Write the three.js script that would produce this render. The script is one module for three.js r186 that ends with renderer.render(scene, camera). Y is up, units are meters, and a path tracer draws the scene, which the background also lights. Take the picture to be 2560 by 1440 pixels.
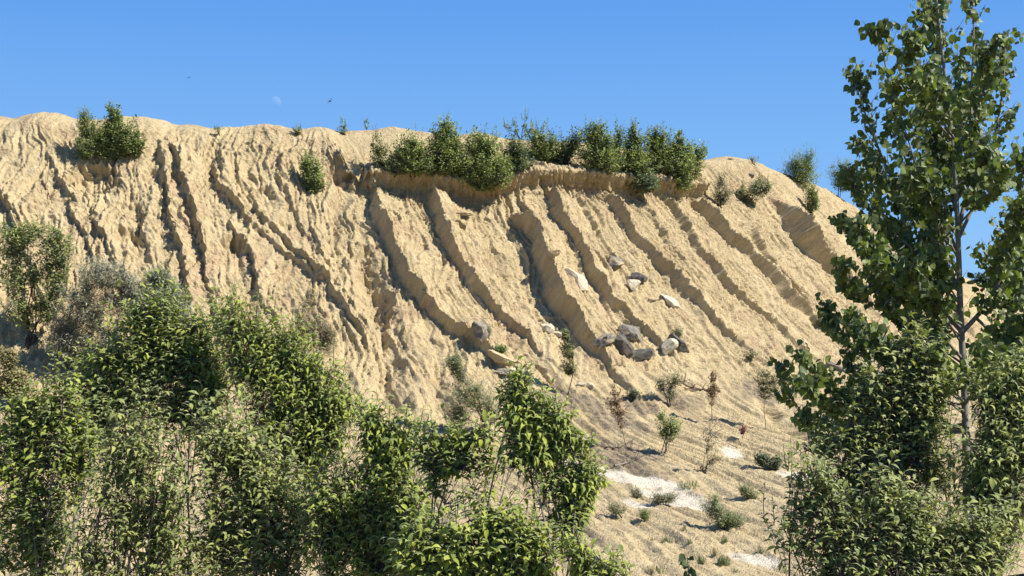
import * as THREE from 'three';
import { mergeGeometries, mergeVertices, toCreasedNormals } from 'three/addons/utils/BufferGeometryUtils.js';
import { createNoise2D, createNoise3D } from 'simplex-noise';

// ---------------------------------------------------------------- camera, sky, sun, exposure
const scene = new THREE.Scene();
const EYE = 8;                                   // eye height above the pit floor datum
const FOV = 27, F = 720 / Math.tan(FOV * Math.PI / 360);
const camera = new THREE.PerspectiveCamera(FOV, 16 / 9, 0.1, 6000);
camera.position.set(0, EYE, 0);
camera.lookAt(0, EYE, -10);
const renderer = new THREE.WebGLRenderer({ antialias: true });
renderer.toneMapping = THREE.LinearToneMapping;
renderer.toneMappingExposure = 1.86;
renderer.shadowMap.enabled = true;

const SUN = new THREE.Vector3(0.63, 0.73, 0.27).normalize();
const sun = new THREE.DirectionalLight(new THREE.Color(1.0, 0.93, 0.82), 5);
sun.name = 'sun';
sun.position.copy(SUN).multiplyScalar(200).add(new THREE.Vector3(0, 0, -50));
sun.target.position.set(0, 4, -50);
sun.castShadow = true;
sun.shadow.mapSize.set(4096, 4096);
Object.assign(sun.shadow.camera, { left: -80, right: 80, top: 60, bottom: -60, near: 20, far: 400 });
scene.add(sun, sun.target);

{ // clear summer sky: deepens with elevation, one small wisp of cloud low on the right
  const W = 2048, H = 1024, d = new Float32Array(W * H * 4);
  const n2 = createNoise2D(rngOf(77));
  const stops = [[0, .165, .318, .52], [5, .125, .272, .505], [13, .069, .195, .465], [30, .055, .145, .355], [90, .042, .105, .25]];
  for (let r = 0; r < H; r++) {
    const el = ((r + .5) / H - .5) * 180;
    let c = stops[0].slice(1);
    if (el > 0) for (let k = 0; k < stops.length - 1; k++) {
      const a = stops[k], b = stops[k + 1];
      if (el >= a[0] && el <= b[0]) { const q = (el - a[0]) / (b[0] - a[0]); c = [1, 2, 3].map((i) => a[i] + (b[i] - a[i]) * q); }
    }
    for (let x = 0; x < W; x++) {
      const az = ((x + .5) / W - .5) * 360, da = az + 90 - 20.6, de = el - 4.7;   // -90 is straight ahead
      let w = 0;
      if (Math.abs(da) < 5 && Math.abs(de) < 3) w = Math.exp(-((da / 1.1) ** 2) - ((de - .22 * da) / .32) ** 2) * .75 * (.7 + .5 * n2(da * 1.6, de * 3));
      const o = (r * W + x) * 4;
      for (let i = 0; i < 3; i++) d[o + i] = c[i] + ([.47, .5, .53][i] - c[i]) * Math.max(0, w);
      d[o + 3] = 1;
    }
  }
  const t = new THREE.DataTexture(d, W, H, THREE.RGBAFormat, THREE.FloatType);
  t.mapping = THREE.EquirectangularReflectionMapping; t.magFilter = THREE.LinearFilter; t.needsUpdate = true;
  scene.background = t; scene.environment = t;
}

// ---------------------------------------------------------------- helpers
function rngOf(seed) { let a = (seed * 2654435761) >>> 0; return () => { a = (a + 0x6d2b79f5) | 0; let t = Math.imul(a ^ (a >>> 15), 1 | a); t = (t + Math.imul(t ^ (t >>> 7), 61 | t)) ^ t; return ((t ^ (t >>> 14)) >>> 0) / 4294967296; }; }
const V = (x, y, z) => new THREE.Vector3(x, y, z);
const clamp = (x, a = 0, b = 1) => Math.min(b, Math.max(a, x));
const sstep = (a, b, x) => { const q = clamp((x - a) / (b - a)); return q * q * (3 - 2 * q); };
const lerp = (a, b, q) => a + (b - a) * q;
const N3 = createNoise3D(rngOf(11)), N2 = createNoise2D(rngOf(12));
const fbm3 = (x, y, z, o = 3) => { let s = 0, a = 1, w = 0; for (let i = 0; i < o; i++) { s += a * N3(x, y, z); w += a; a *= .5; x *= 2.03; y *= 2.03; z *= 2.03; } return s / w; };
const table = (xs, ys) => (x) => { const n = xs.length; if (x <= xs[0]) return ys[0]; if (x >= xs[n - 1]) return ys[n - 1]; let k = 0; while (x > xs[k + 1]) k++; return ys[k] + (ys[k + 1] - ys[k]) * (x - xs[k]) / (xs[k + 1] - xs[k]); };
// a point of the place from where it shows in the photograph and how many metres away it stands
const at = (px, py, depth) => V((px - 1280) / F * depth, EYE + (720 - py) / F * depth, -depth);
const pxOf = (p) => [1280 + p.x / -p.z * F, 720 - (p.y - EYE) / -p.z * F];
const used = {};
const numbered = (name) => { const n = used[name] = (used[name] ?? -1) + 1; return n ? `${name}_${String(n).padStart(3, '0')}` : name; };
function tag(o, label, category, group) { Object.assign(o.userData, { label, category }); if (group) o.userData.group = group; return o; }
function shade(o) { o.castShadow = o.receiveShadow = true; return o; }
function thing(name, label, category, pos, group) { const g = new THREE.Group(); g.name = numbered(name); g.position.copy(pos); scene.add(g); return tag(g, label, category, group); }
function part(name, geo, mat, parent) { const m = shade(new THREE.Mesh(geo, mat)); m.name = name; parent.add(m); return m; }
function structure(name, geo, mat) { const m = shade(new THREE.Mesh(geo, mat)); m.name = name; m.userData.kind = 'structure'; scene.add(m); return m; }

// ---------------------------------------------------------------- the hill: an eroded sand face over an apron
const TH = table([-22, -8, 2, 12, 22, 35, 60, 110], [6, 13, 22, 35, 46, 55, 61, 64].map((a) => a * Math.PI / 180));
const TOE_Y = -3.5;
const toe = [];                                   // plan curve of the foot of the face, every 0.25 m
{ const step = .25, right = [], left = []; let x = 0, z = -48;
  for (let u = 0; u <= 112; u += step) { right.push([x, z]); const a = TH(u + step / 2); x += Math.cos(a) * step; z -= Math.sin(a) * step; }
  x = 0; z = -48;
  for (let u = 0; u >= -40; u -= step) { left.push([x, z]); const a = TH(u - step / 2); x -= Math.cos(a) * step; z += Math.sin(a) * step; }
  toe.push(...left.reverse().slice(0, -1), ...right); }
const toeAt = (u) => { const q = clamp((u + 40) / .25, 0, toe.length - 1.001), k = Math.floor(q), f = q - k; return [lerp(toe[k][0], toe[k + 1][0], f), lerp(toe[k][1], toe[k + 1][1], f)]; };
const SKYLINE = table([-300, 0, 40, 75, 110, 150, 190, 250, 310, 360, 415, 440, 480, 530, 560, 600, 665, 700, 735, 790, 850, 900, 940, 990, 1050, 1110, 1150, 1205, 1260, 1330, 1500, 1650, 1760, 1810, 1860, 1920, 1990, 2050, 2120, 2200, 2300, 2430, 2540, 2700],
  [300, 290, 297, 286, 280, 284, 297, 300, 291, 293, 303, 314, 311, 322, 318, 318, 310, 314, 326, 318, 323, 318, 318, 308, 320, 327, 336, 322, 338, 345, 352, 378, 402, 391, 398, 425, 447, 474, 522, 582, 642, 716, 772, 840]);
const SC = table([-40, 10, 30, 50, 80, 110], [11, 11, 10, 8.5, 6, 4]);
const CREST = (() => { const xs = [], ys = []; for (let u = -40; u <= 112; u += .2) { const [x, z] = toeAt(u), a = TH(u), s = SC(u) * 1.03, X = x - Math.sin(a) * s, Z = z - Math.cos(a) * s; xs.push(u); ys.push((720 - SKYLINE(1280 + X / -Z * F)) / F * -Z); } return table2(xs, ys); })();
function table2(xs, ys) { const x0 = xs[0], st = xs[1] - xs[0], n = xs.length; return (x) => { const q = clamp((x - x0) / st, 0, n - 1.001), k = Math.floor(q); return ys[k] + (ys[k + 1] - ys[k]) * (q - k); }; }
// how much of the brow is a ledge with a little scarp under it
const LEDGE = (() => { const xs = [], ys = []; for (let u = -40; u <= 112; u += .2) { const [x, z] = toeAt(u), a = TH(u), X = x - Math.sin(a) * 8, Z = z - Math.cos(a) * 8, p = 1280 + X / -Z * F; xs.push(u); ys.push(sstep(820, 900, p) * (1 - sstep(1730, 1800, p))); } return table2(xs, ys); })();
const KT = [0, .08, .2, .36, .50, .57, .60, .63, .67, .74, .82, .88, .92, .95, 1];
const P0S = table(KT, [0, .12, .30, .52, .68, .78, .805, .83, .87, .93, .985, 1.02, 1.1, 1.4, 2.6]);
const P0Y = table(KT, [0, .07, .24, .50, .70, .82, .845, .87, .915, .965, .993, 1.0, .995, .95, .72]);
const P1S = table(KT, [0, .12, .30, .52, .655, .715, .735, .672, .70, .80, .93, 1.05, 1.15, 1.4, 2.6]);
const P1Y = table(KT, [0, .07, .24, .46, .575, .615, .66, .715, .735, .765, .89, .985, 1.0, .95, .72]);
const LIP = (() => { const line = table([820, 900, 1000, 1100, 1200, 1260, 1330, 1440, 1560, 1640, 1700, 1780], [420, 425, 432, 440, 462, 450, 425, 428, 440, 440, 455, 460]), xs = [], ys = [];
  for (let u = -40; u <= 112; u += .2) { const [x, z] = toeAt(u), a = TH(u), s = SC(u) * .68, X = x - Math.sin(a) * s, Z = z - Math.cos(a) * s; xs.push(u); ys.push(clamp(((720 - line(1280 + X / -Z * F)) / F * -Z - TOE_Y) / (CREST(u) - TOE_Y), .5, .93)); } return table2(xs, ys); })();
const lipped = (f, L) => f < .715 ? f * L / .715 : L + (f - .715) / .285 * (1 - L);
const soft = (f, t, w) => (f(t - w) + 2 * f(t) + f(t + w)) / 4;
const TAB = { s0: [], y0: [], s1: [], y1: [] };
for (let i = 0; i <= 1000; i++) { const t = i / 1000; TAB.s0.push(soft(P0S, t, .02)); TAB.y0.push(soft(P0Y, t, .02)); TAB.s1.push(soft(P1S, t, .008)); TAB.y1.push(soft(P1Y, t, .008)); }
TAB.s0[0] = TAB.s1[0] = TAB.y0[0] = TAB.y1[0] = 0;
const tab = (a, t) => { const q = clamp(t) * 1000, k = Math.min(999, Math.floor(q)); return a[k] + (a[k + 1] - a[k]) * (q - k); };
const APRON = 22;
// r in [-1, 0] apron, [0, 1] face and brow
function base(u, r, out) {
  const [x, z] = toeAt(u), a = TH(u);
  let s, y;
  if (r < 0) { s = r * APRON; y = TOE_Y - 2.9 * (1 - Math.exp(s / 6)) + .03 * s; }
  else {
    const w = LEDGE(u), sc = SC(u), h = CREST(u) - TOE_Y;
    s = lerp(tab(TAB.s0, r), tab(TAB.s1, r), w) * sc;
    y = TOE_Y + lerp(tab(TAB.y0, r), lipped(tab(TAB.y1, r), LIP(u)), w) * h + .3 * s * Math.exp(-s / 1.2);
  }
  return out.set(x - Math.sin(a) * s, EYE + y, z - Math.cos(a) * s);
}
// where the ridges run, traced down the slope: [points in the photograph], height m, width of the sunny flank m, steepness of the shaded flank
const RIDGES = [
  [[[-60, 380], [10, 480], [60, 590], [110, 700]], .9, 2.0, 2.4],
  [[[95, 330], [150, 430], [215, 560], [290, 690]], .5, 1.5, 1.8],
  [[[150, 430], [188, 540], [222, 610], [260, 690]], .7, 1.2, 2.6],
  [[[215, 470], [232, 525], [266, 595], [300, 660], [350, 760]], .8, 1.6, 2.6],
  [[[330, 430], [352, 520], [365, 600], [370, 690]], .35, 1.2, 2.0],
  [[[395, 310], [412, 420], [425, 510], [437, 575], [455, 620], [462, 690], [480, 800]], .85, 1.3, 3.2],
  [[[410, 310], [445, 385], [466, 480], [486, 530], [504, 590], [514, 650], [526, 715], [560, 800]], 1.0, 1.9, 3.2],
  [[[540, 330], [540, 420], [575, 490], [640, 550], [700, 605], [760, 640], [830, 700]], .75, 1.6, 1.6],
  [[[560, 500], [585, 560], [618, 610], [632, 670], [680, 770], [740, 860]], .8, 1.4, 2.8],
  [[[600, 440], [660, 525], [718, 585], [772, 640], [828, 700], [880, 770], [930, 850]], .9, 1.7, 2.2],
  [[[690, 340], [705, 420], [720, 480], [760, 560], [800, 620]], .6, 1.2, 2.0],
  [[[770, 500], [790, 580], [830, 660], [900, 760], [950, 860], [985, 960]], .7, 1.6, 1.7],
  [[[850, 330], [862, 380], [870, 430]], .7, 1.0, 2.2],
  [[[922, 430], [945, 505], [985, 595], [1003, 640], [1020, 690], [1065, 745], [1120, 795], [1200, 845], [1290, 905]], 1.5, 2.6, 2.3],
  [[[1003, 655], [985, 730], [972, 800], [985, 880], [1000, 990]], .8, 1.4, 1.9],
  [[[1010, 500], [1050, 590], [1090, 650], [1140, 720]], .6, 1.2, 2.2],
  [[[1088, 460], [1105, 555], [1130, 615], [1185, 690], [1245, 760], [1300, 810], [1370, 870]], 1.35, 2.0, 2.6],
  [[[1160, 740], [1220, 790], [1290, 840], [1350, 885], [1430, 950]], .55, 1.1, 2.0],
  [[[1270, 520], [1330, 562], [1352, 600], [1362, 670], [1400, 745], [1440, 800], [1490, 850], [1560, 930]], 1.7, 2.4, 3.0],
  [[[1300, 440], [1330, 520], [1380, 600], [1410, 660]], .5, 1.1, 1.8],
  [[[1372, 445], [1398, 515], [1440, 590], [1475, 655], [1525, 725], [1575, 770], [1640, 830], [1720, 890]], 1.25, 1.9, 2.5],
  [[[1462, 470], [1500, 560], [1560, 640], [1620, 720]], .5, 1.1, 1.8],
  [[[1530, 470], [1565, 540], [1640, 625], [1720, 705], [1800, 785], [1860, 835], [1940, 885]], 1.0, 1.7, 2.0],
  [[[1620, 460], [1640, 530], [1690, 600], [1760, 680], [1830, 760]], .5, 1.2, 1.8],
  [[[1676, 450], [1692, 510], [1745, 600], [1815, 685], [1885, 745], [1955, 800], [2040, 860]], .95, 1.6, 2.3],
  [[[1752, 470], [1805, 560], [1875, 612], [1925, 665], [1965, 715], [2045, 785], [2120, 850]], 1.35, 2.0, 2.6],
  [[[1880, 525], [1903, 590], [1945, 655], [2005, 715], [2080, 790]], .9, 1.7, 2.2],
  [[[1955, 485], [1985, 560], [2045, 625], [2115, 685], [2200, 760]], 1.9, 2.6, 2.6],
  [[[2035, 540], [2090, 620], [2160, 690], [2240, 770]], .8, 1.8, 2.0],
  [[[2130, 560], [2200, 650], [2290, 740], [2370, 820]], 1.0, 2.2, 2.0],
  [[[2260, 640], [2330, 720], [2420, 800], [2500, 870]], .9, 2.4, 2.0],
];
const GULLIES = [[[[855, 440], [838, 520], [834, 610], [840, 690]], .35, .35], [[[905, 620], [935, 700], [955, 770], [978, 830], [975, 900], [990, 985]], .75, .55], [[[540, 330], [530, 375], [535, 420]], .5, .35],
  [[[1090, 880], [1095, 940], [1100, 1000]], .3, .3], [[[1230, 790], [1290, 840], [1360, 900], [1440, 960]], .22, .3], [[[1900, 960], [1935, 1000], [1990, 1050]], .35, .35], [[[330, 470], [340, 560], [345, 640]], .3, .3]];
// pockets and hollows: [px, py, radius m, depth m]
const POCKETS = [[1157, 548, .30, .7], [583, 600, .42, .5], [318, 575, .5, .45], [1100, 985, .8, .3], [390, 420, .5, .25], [640, 470, .6, .25], [700, 560, .5, .2], [900, 610, .6, .25], [225, 420, 1.0, .7], [880, 400, .9, .6], [1320, 380, .5, .3]];
const inv = (() => { // photograph -> (u, r) on the undisplaced face, lifted a little towards the eye
  const U = [], R = [], X = [], Y = [], p = V(), q = V(), e = V(), n = V();
  for (let u = -30; u <= 100; u += .3) for (let r = -.95; r <= .86; r += .008) {
    base(u, r, p); base(u + .1, r, q); base(u, r + .004, e); n.copy(q.sub(p)).cross(e.sub(p)).normalize();
    const k = p.clone().addScaledVector(n, .6), [x, y] = pxOf(k); U.push(u); R.push(r); X.push(x); Y.push(y);
  }
  return (px, py) => { let b = 1e9, k = 0; for (let i = 0; i < X.length; i++) { const d = (X[i] - px) ** 2 + (Y[i] - py) ** 2; if (d < b) { b = d; k = i; } } return [U[k], R[k]]; };
})();
function lineUR(points) { // u as a function of r, smoothed
  const ur = []; for (let i = 0; i < points.length - 1; i++) for (let k = 0; k < 4; k++) ur.push(inv(lerp(points[i][0], points[i + 1][0], k / 4), lerp(points[i][1], points[i + 1][1], k / 4)));
  ur.push(inv(...points[points.length - 1])); ur.sort((a, b) => a[1] - b[1]);
  const sm = ur.map((c, i) => { let s = 0, w = 0; for (let j = Math.max(0, i - 2); j <= Math.min(ur.length - 1, i + 2); j++) { s += ur[j][0]; w++; } return s / w; });
  const T = table(ur.map((c) => c[1]), sm), r0 = ur[0][1], slope = clamp((T(r0 + .12) - sm[0]) / .12, -14, 14);
  return { f: (r) => r < r0 ? sm[0] + slope * (r - r0) : T(r), r0, r1: ur[ur.length - 1][1] };
}
const ridgeLines = RIDGES.map(([pts, a, w, k]) => { const l = lineUR(pts); return { ...l, u0: l.f(l.r1), a, w, k }; });
const gullyLines = GULLIES.map(([pts, a, w]) => ({ ...lineUR(pts), a, w }));
const pocketSpots = POCKETS.map(([px, py, rad, dep]) => { const [u, r] = inv(px, py), p = base(u, r, V()); return { p, rad, dep }; });

// columns and rows of the sheet
const colU = []; for (let u = -27; u < 100;) { colU.push(u); u += u < -24 ? .14 : u < 26 ? .058 : u < 45 ? .09 : u < 60 ? .15 : .3; }
const rowR = []; for (let i = 0; i <= 150; i++) rowR.push(-1 + i / 150 * .999); for (let i = 0; i <= 400; i++) { const q = i / 400; rowR.push(q < .93 ? q / .93 * .9 : .9 + (q - .93) / .07 * .1); }
const NC = colU.length, NR = rowR.length;
const pos = new Float32Array(NC * NR * 3), col = new Float32Array(NC * NR * 3), uv = new Float32Array(NC * NR * 2);
const SX = new Float32Array(NC * NR), SY = new Float32Array(NC * NR);
const basePos = new Float32Array(NC * NR * 3);
{ const p = V(); for (let j = 0; j < NR; j++) for (let i = 0; i < NC; i++) { base(colU[i], rowR[j], p); p.toArray(basePos, (j * NC + i) * 3); } }
const bp = (i, j, o) => o.fromArray(basePos, (clamp(j, 0, NR - 1) * NC + clamp(i, 0, NC - 1)) * 3);
// stains and litter that lie on the sand: [px, py, half width px, half height px, kind]
const LITTER = [[1440, 1000, 70, 26, 0], [1540, 1050, 70, 34, 0], [1560, 1140, 100, 40, 0], [1600, 1015, 50, 20, 0], [1700, 1000, 60, 24, 0], [1890, 980, 60, 24, 0], [1620, 1185, 60, 16, 0], [180, 880, 40, 40, 0],
  [1570, 1195, 150, 13, 1], [1690, 1250, 90, 17, 1], [2000, 1195, 60, 14, 1], [1480, 1172, 60, 8, 1], [1890, 1400, 60, 10, 1], [1830, 1135, 26, 12, 1], [1600, 1265, 40, 8, 1]];
{
  const p = V(), q = V(), a = V(), b = V(), n = V(), act = [];
  let len = new Float32Array(NC);
  for (let j = 0; j < NR; j++) {
    const r = rowR[j];
    act.length = 0;
    for (const L of ridgeLines) if (r > L.r0 - .30 && r < L.r1 + .03) {
      const top = 1 - sstep(L.r1 - .10, L.r1 + .015, r), low = sstep(L.r0 - .14, L.r0 + .26, r);
      act.push({ id: ridgeLines.indexOf(L), u: L.f(r), a: L.a * (L.u0 < -8 ? .74 : L.a > 1.6 ? .85 : .70) * top * low, w: L.w, k: L.k });
    }
    const gul = gullyLines.filter((L) => r > L.r0 - .03 && r < L.r1 + .03).map((L) => ({ u: L.f(r), a: L.a * sstep(L.r0 - .03, L.r0 + .03, r) * (1 - sstep(L.r1 - .04, L.r1 + .03, r)), w: L.w }));
    for (let i = 0; i < NC; i++) {
      const u = colU[i], o = (j * NC + i) * 3;
      bp(i, j, p); bp(i + 1, j, a); bp(i - 1, j, b); n.copy(a.sub(b)); bp(i, j + 1, a); bp(i, j - 1, b); n.cross(a.sub(b)).normalize();
      if (j) { bp(i, j - 1, q); len[i] += q.distanceTo(p); }
      const s = len[i], x = p.x, y = p.y, z = p.z;
      // ragged ridge lines
      const rag = .45 + .55 * sstep(2, -12, u), wob = .14 * N2(u * .5, s * .45) + .10 * rag * N2(u * 2.1 + 9, s * 2.0) + .035 * rag * N2(u * 5, s * 6);
      let D = 0, wall = 0;
      const [bx, by] = pxOf(p);
      for (const L of act) {
        const du = u + wob - L.u; if (!(du < L.w * 1.2 && du > -1.6)) continue;
        const mod = .9 + .2 * N2(s * .3, L.id * 7.3) + .09 * N2(s * 1.1, L.id * 3.1);
        const h = (mod < .3 ? .3 : mod) * (du > 0 ? L.a * (du < L.w ? .55 * (1 - du / L.w) ** 2.4 + .45 * (1 - du / L.w) : -.1) : L.a * Math.max(0, 1 + du * L.k / L.a * 1.45 * (1 + .25 * N3(x * .9, y * .9, z * .9))) ** 1.3 - .02);
        if (h > D - .1) { const k = clamp(.5 + .5 * (h - D) / .1); D = lerp(D, h, k) + .1 * k * (1 - k); wall = lerp(wall, du < 0 && h > .05 ? 1 : 0, k); }
      }
      D = Math.max(0, D);
      for (const L of gul) { const du = (u + wob - L.u) / L.w; if (Math.abs(du) < 1.4) D -= L.a * Math.max(0, 1 - Math.pow(Math.abs(du) / 1.4, 1.4)); }
      // smaller ribs and rills that follow the fall line
      const face = sstep(-.12, .05, r), brow = 1 - sstep(.60 + .12 * LEDGE(u), .84, r), apr = 1 - face;
      const uu = u + lerp(.8 * N2(u * .1, s * .09), .5 * N2(u * .25, s * .22) + .15 * N2(u * .9, s * .7), face);
      let white = 0; if (r < .1) for (const [lx, ly, lw, lh, kind] of LITTER) if (kind) { const ex = (bx - lx) / lw, ey = (by - ly - .22 * (bx - lx)) / lh, e = ex * ex + ey * ey; if (e < 3) white = Math.max(white, 1 - sstep(.5, 1.7, e + .5 * N3(x * .9, y, z * .9) + .25 * N3(x * 4, y * 4, z * 4))); }
      const rib = (f, g, k) => 1 - Math.abs(N2(uu * f + k, s * g + k * 1.7));
      const rough = .55 + .45 * N3(x * .16, y * .2, z * .16);
      let d2 = 0;
      d2 += (.15 * face + .15 * apr) * (rib(.75, .06, 3) ** 2 - .4);
      d2 += .09 * apr * (rib(2.7, .08, 83) ** 2 - .4);
      d2 += .15 * (rib(1.9, lerp(.07, .15, face), 17) ** 2 - .4) * (.45 + .55 * face);
      d2 += .11 * (rib(4.4, lerp(.13, .28, face), 31) - .5) * (.6 + .6 * rough);
      d2 += .055 * (.3 + .7 * face) * (rib(10, .7, 53) - .5);
      // crumbling clods, broken ledges
      d2 += (.05 + .05 * rag) * rough * (.35 + .65 * face) * fbm3(x * 1.5, y * 1.1, z * 1.5, 2);
      const c1 = N3(x * 3.1, y * 2.6, z * 3.1); d2 += .065 * rag * (.25 + .75 * rough) * (c1 > 0 ? c1 : c1 * .5) * (.35 + .65 * face);
      const c2 = N3(x * 7.3, y * 6.5, z * 7.3); d2 += .04 * (.4 + .6 * rough) * c2 * (.4 + .6 * face);
      d2 += .028 * N3(x * 15, y * 14, z * 15);
      const bed = N3(x * .35, y * 2.2, z * .35); if (bed > .45 && r > .1) d2 += .10 * sstep(.45, .6, bed) * rough * face;
      d2 *= (1 - .45 * wall) * (1 - .8 * white);
      const keep = .14 + .86 * brow;
      D = D * brow + d2 * keep;
      for (const k of pocketSpots) { const dx = x - k.p.x, dy = (y - k.p.y) * 1.1, dz = z - k.p.z, dd = Math.sqrt(dx * dx + dy * dy + dz * dz) / k.rad; if (dd < 1.5) D -= k.dep * (1 - sstep(.55, 1.25, dd + .25 * c1)); }
      if (j < 8) D *= j / 8;
      p.addScaledVector(n, D);
      pos[o] = p.x; pos[o + 1] = p.y; pos[o + 2] = p.z;
      uv[(j * NC + i) * 2] = u; uv[(j * NC + i) * 2 + 1] = s;
      const [sx, sy] = pxOf(p); SX[j * NC + i] = sx; SY[j * NC + i] = sy;
      // what the ground is made of: loamy sand, paler washed sand, pinkish clay bands, plant litter
      let cr = .535, cg = .435, cb = .255;
      const v1 = .5 + .5 * fbm3(x * .45, y * .45, z * .45, 3), v2 = .5 + .5 * N2(uu * 1.3 + 70, s * .10), v3 = N3(x * 9, y * 9, z * 9);
      const clay = sstep(.56, .80, .5 + .5 * fbm3(x * .22 + 5, y * .55, z * .22, 3)) * .55 * face;
      const wash = sstep(.55, .9, v2) * .35;
      const bright = .86 + .24 * v1 + .035 * v3 + .05 * c1;
      cr = lerp(cr, .43, clay); cg = lerp(cg, .31, clay); cb = lerp(cb, .195, clay);
      cr = lerp(cr, .62, wash); cg = lerp(cg, .53, wash); cb = lerp(cb, .34, wash);
      if (r < .35) for (const [lx, ly, lw, lh, kind] of LITTER) {
        if (kind) continue; const ex = (sx - lx) / lw, ey = (sy - ly - .18 * (sx - lx)) / lh, e = ex * ex + ey * ey;
        if (e < 3) {
          const g = (1 - sstep(.3, 1.5, e + .8 * N3(x * 1.1, y, z * 1.1) + .45 * N3(x * 4, y * 4, z * 4)));
          const m = g * (.45 + .5 * sstep(-.2, .5, N3(x * 6, y * 6, z * 6))); cr = lerp(cr, .17, m); cg = lerp(cg, .14, m); cb = lerp(cb, .11, m);
        }
      }
      cr = lerp(cr, .74, white * .9); cg = lerp(cg, .69, white * .9); cb = lerp(cb, .57, white * .9);
      col[o] = cr * bright; col[o + 1] = cg * bright; col[o + 2] = cb * bright;
    }
  }
}
function grain(size, seed, f) { const t = new THREE.DataTexture(f(size, rngOf(seed)), size, size, THREE.RGBAFormat); t.wrapS = t.wrapT = THREE.RepeatWrapping; t.magFilter = THREE.LinearFilter; t.needsUpdate = true; return t; }
const TILE = (size, rnd, oct) => { // value noise that repeats
  const h = new Float32Array(size * size);
  for (const [cells, amp] of oct) {
    const g = Float32Array.from({ length: cells * cells }, () => rnd());
    for (let y = 0; y < size; y++) for (let x = 0; x < size; x++) {
      const fx = x / size * cells, fy = y / size * cells, ix = Math.floor(fx), iy = Math.floor(fy); let a = fx - ix, b = fy - iy; a = a * a * (3 - 2 * a); b = b * b * (3 - 2 * b);
      const q = (i, j) => g[((iy + j) % cells) * cells + (ix + i) % cells];
      h[y * size + x] += amp * lerp(lerp(q(0, 0), q(1, 0), a), lerp(q(0, 1), q(1, 1), a), b);
    }
  }
  return h;
};
const sandTint = grain(1024, 5, (n, rnd) => { const h = TILE(n, rnd, [[16, .25], [64, .25], [160, .25], [400, .25]]), a = new Uint8Array(n * n * 4); for (let i = 0; i < n * n; i++) { const q = .5 + (h[i] - .5) * 1.4, v = 255 * clamp(.80 + .2 * q); a.set([v, v * (.985 + .01 * q), v * (.96 + .03 * q), 255], i * 4); } return a; });
sandTint.colorSpace = THREE.SRGBColorSpace;
const sandBump = grain(1024, 6, (n, rnd) => { const h = TILE(n, rnd, [[24, .35], [70, .3], [180, .2], [420, .15]]), a = new Uint8Array(n * n * 4); for (let i = 0; i < n * n; i++) { const v = 255 * clamp(h[i]); a.set([v, v, v, 255], i * 4); } return a; });
sandTint.repeat.set(.21, .21); sandBump.repeat.set(.37, .37);
const sandMat = new THREE.MeshStandardMaterial({ vertexColors: true, roughness: 1, map: sandTint, bumpMap: sandBump, bumpScale: .09, side: THREE.DoubleSide });
{
  const g = new THREE.BufferGeometry(), idx = new Uint32Array((NC - 1) * (NR - 1) * 6); let k = 0;
  for (let j = 0; j < NR - 1; j++) for (let i = 0; i < NC - 1; i++) { const a = j * NC + i, b = a + 1, c = a + NC, d = c + 1; idx[k++] = a; idx[k++] = b; idx[k++] = c; idx[k++] = b; idx[k++] = d; idx[k++] = c; }
  g.setAttribute('position', new THREE.BufferAttribute(pos, 3)); g.setAttribute('color', new THREE.BufferAttribute(col, 3)); g.setAttribute('uv', new THREE.BufferAttribute(uv, 2)); g.setIndex(new THREE.BufferAttribute(idx, 1));
  g.computeVertexNormals();
  structure('hill', g, sandMat).userData.label = 'steep eroded face of pale yellow sand with sharp diagonal ridges';
}
// point of the built slope that shows at a place of the photograph
function pick(px, py, rmin = -1, rmax = .9) {
  let b = 1e9, k = 0;
  for (let j = 0; j < NR; j++) { if (rowR[j] < rmin || rowR[j] > rmax) continue; for (let i = 0; i < NC; i++) { const m = j * NC + i, d = (SX[m] - px) ** 2 + (SY[m] - py) ** 2 + (-pos[m * 3 + 2]) * .5; if (d < b) { b = d; k = m; } } }
  return V().fromArray(pos, k * 3);
}
function normalAt(p) { // coarse slope normal
  let b = 1e9, k = 0; for (let m = 0; m < NC * NR; m += 3) { const d = (pos[m * 3] - p.x) ** 2 + (pos[m * 3 + 1] - p.y) ** 2 + (pos[m * 3 + 2] - p.z) ** 2; if (d < b) { b = d; k = m; } }
  const j = Math.floor(k / NC), i = k % NC, A = bp(i + 4, j, V()).sub(bp(i - 4, j, V())), B = bp(i, j + 4, V()).sub(bp(i, j - 4, V())); return A.cross(B).normalize();
}

// pit floor in front of the hill, the bank the viewer stands on, and flat country to the horizon
const bank = (x, z) => EYE - 7.1 + 5.4 * sstep(-15, -1.5, z + .02 * x) + .12 * N2(x * .3, z * .3);
{
  const g = new THREE.PlaneGeometry(90, 60, 180, 120); g.rotateX(-Math.PI / 2); g.translate(0, 0, -12);
  const p = g.attributes.position, c = new Float32Array(p.count * 3), t = g.attributes.uv;
  for (let i = 0; i < p.count; i++) { const x = p.getX(i), z = p.getZ(i); p.setY(i, z < -24 ? EYE - 7.35 - .05 * (-24 - z) : bank(x, z)); const v = .85 + .25 * N2(x * .5, z * .5); c.set([.5 * v, .4 * v, .23 * v], i * 3); t.setXY(i, x, z); }
  g.setAttribute('color', new THREE.BufferAttribute(c, 3)); g.computeVertexNormals();
  structure('ground', g, sandMat).userData.label = 'sandy pit floor and bank below the viewpoint';
  const far = new THREE.CircleGeometry(4000, 96); far.rotateX(-Math.PI / 2); far.translate(0, EYE - 11, 0);
  structure('far_ground', far, new THREE.MeshStandardMaterial({ color: new THREE.Color(.10, .12, .05), roughness: 1 })).userData.label = 'flat green country reaching the horizon';
}

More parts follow.
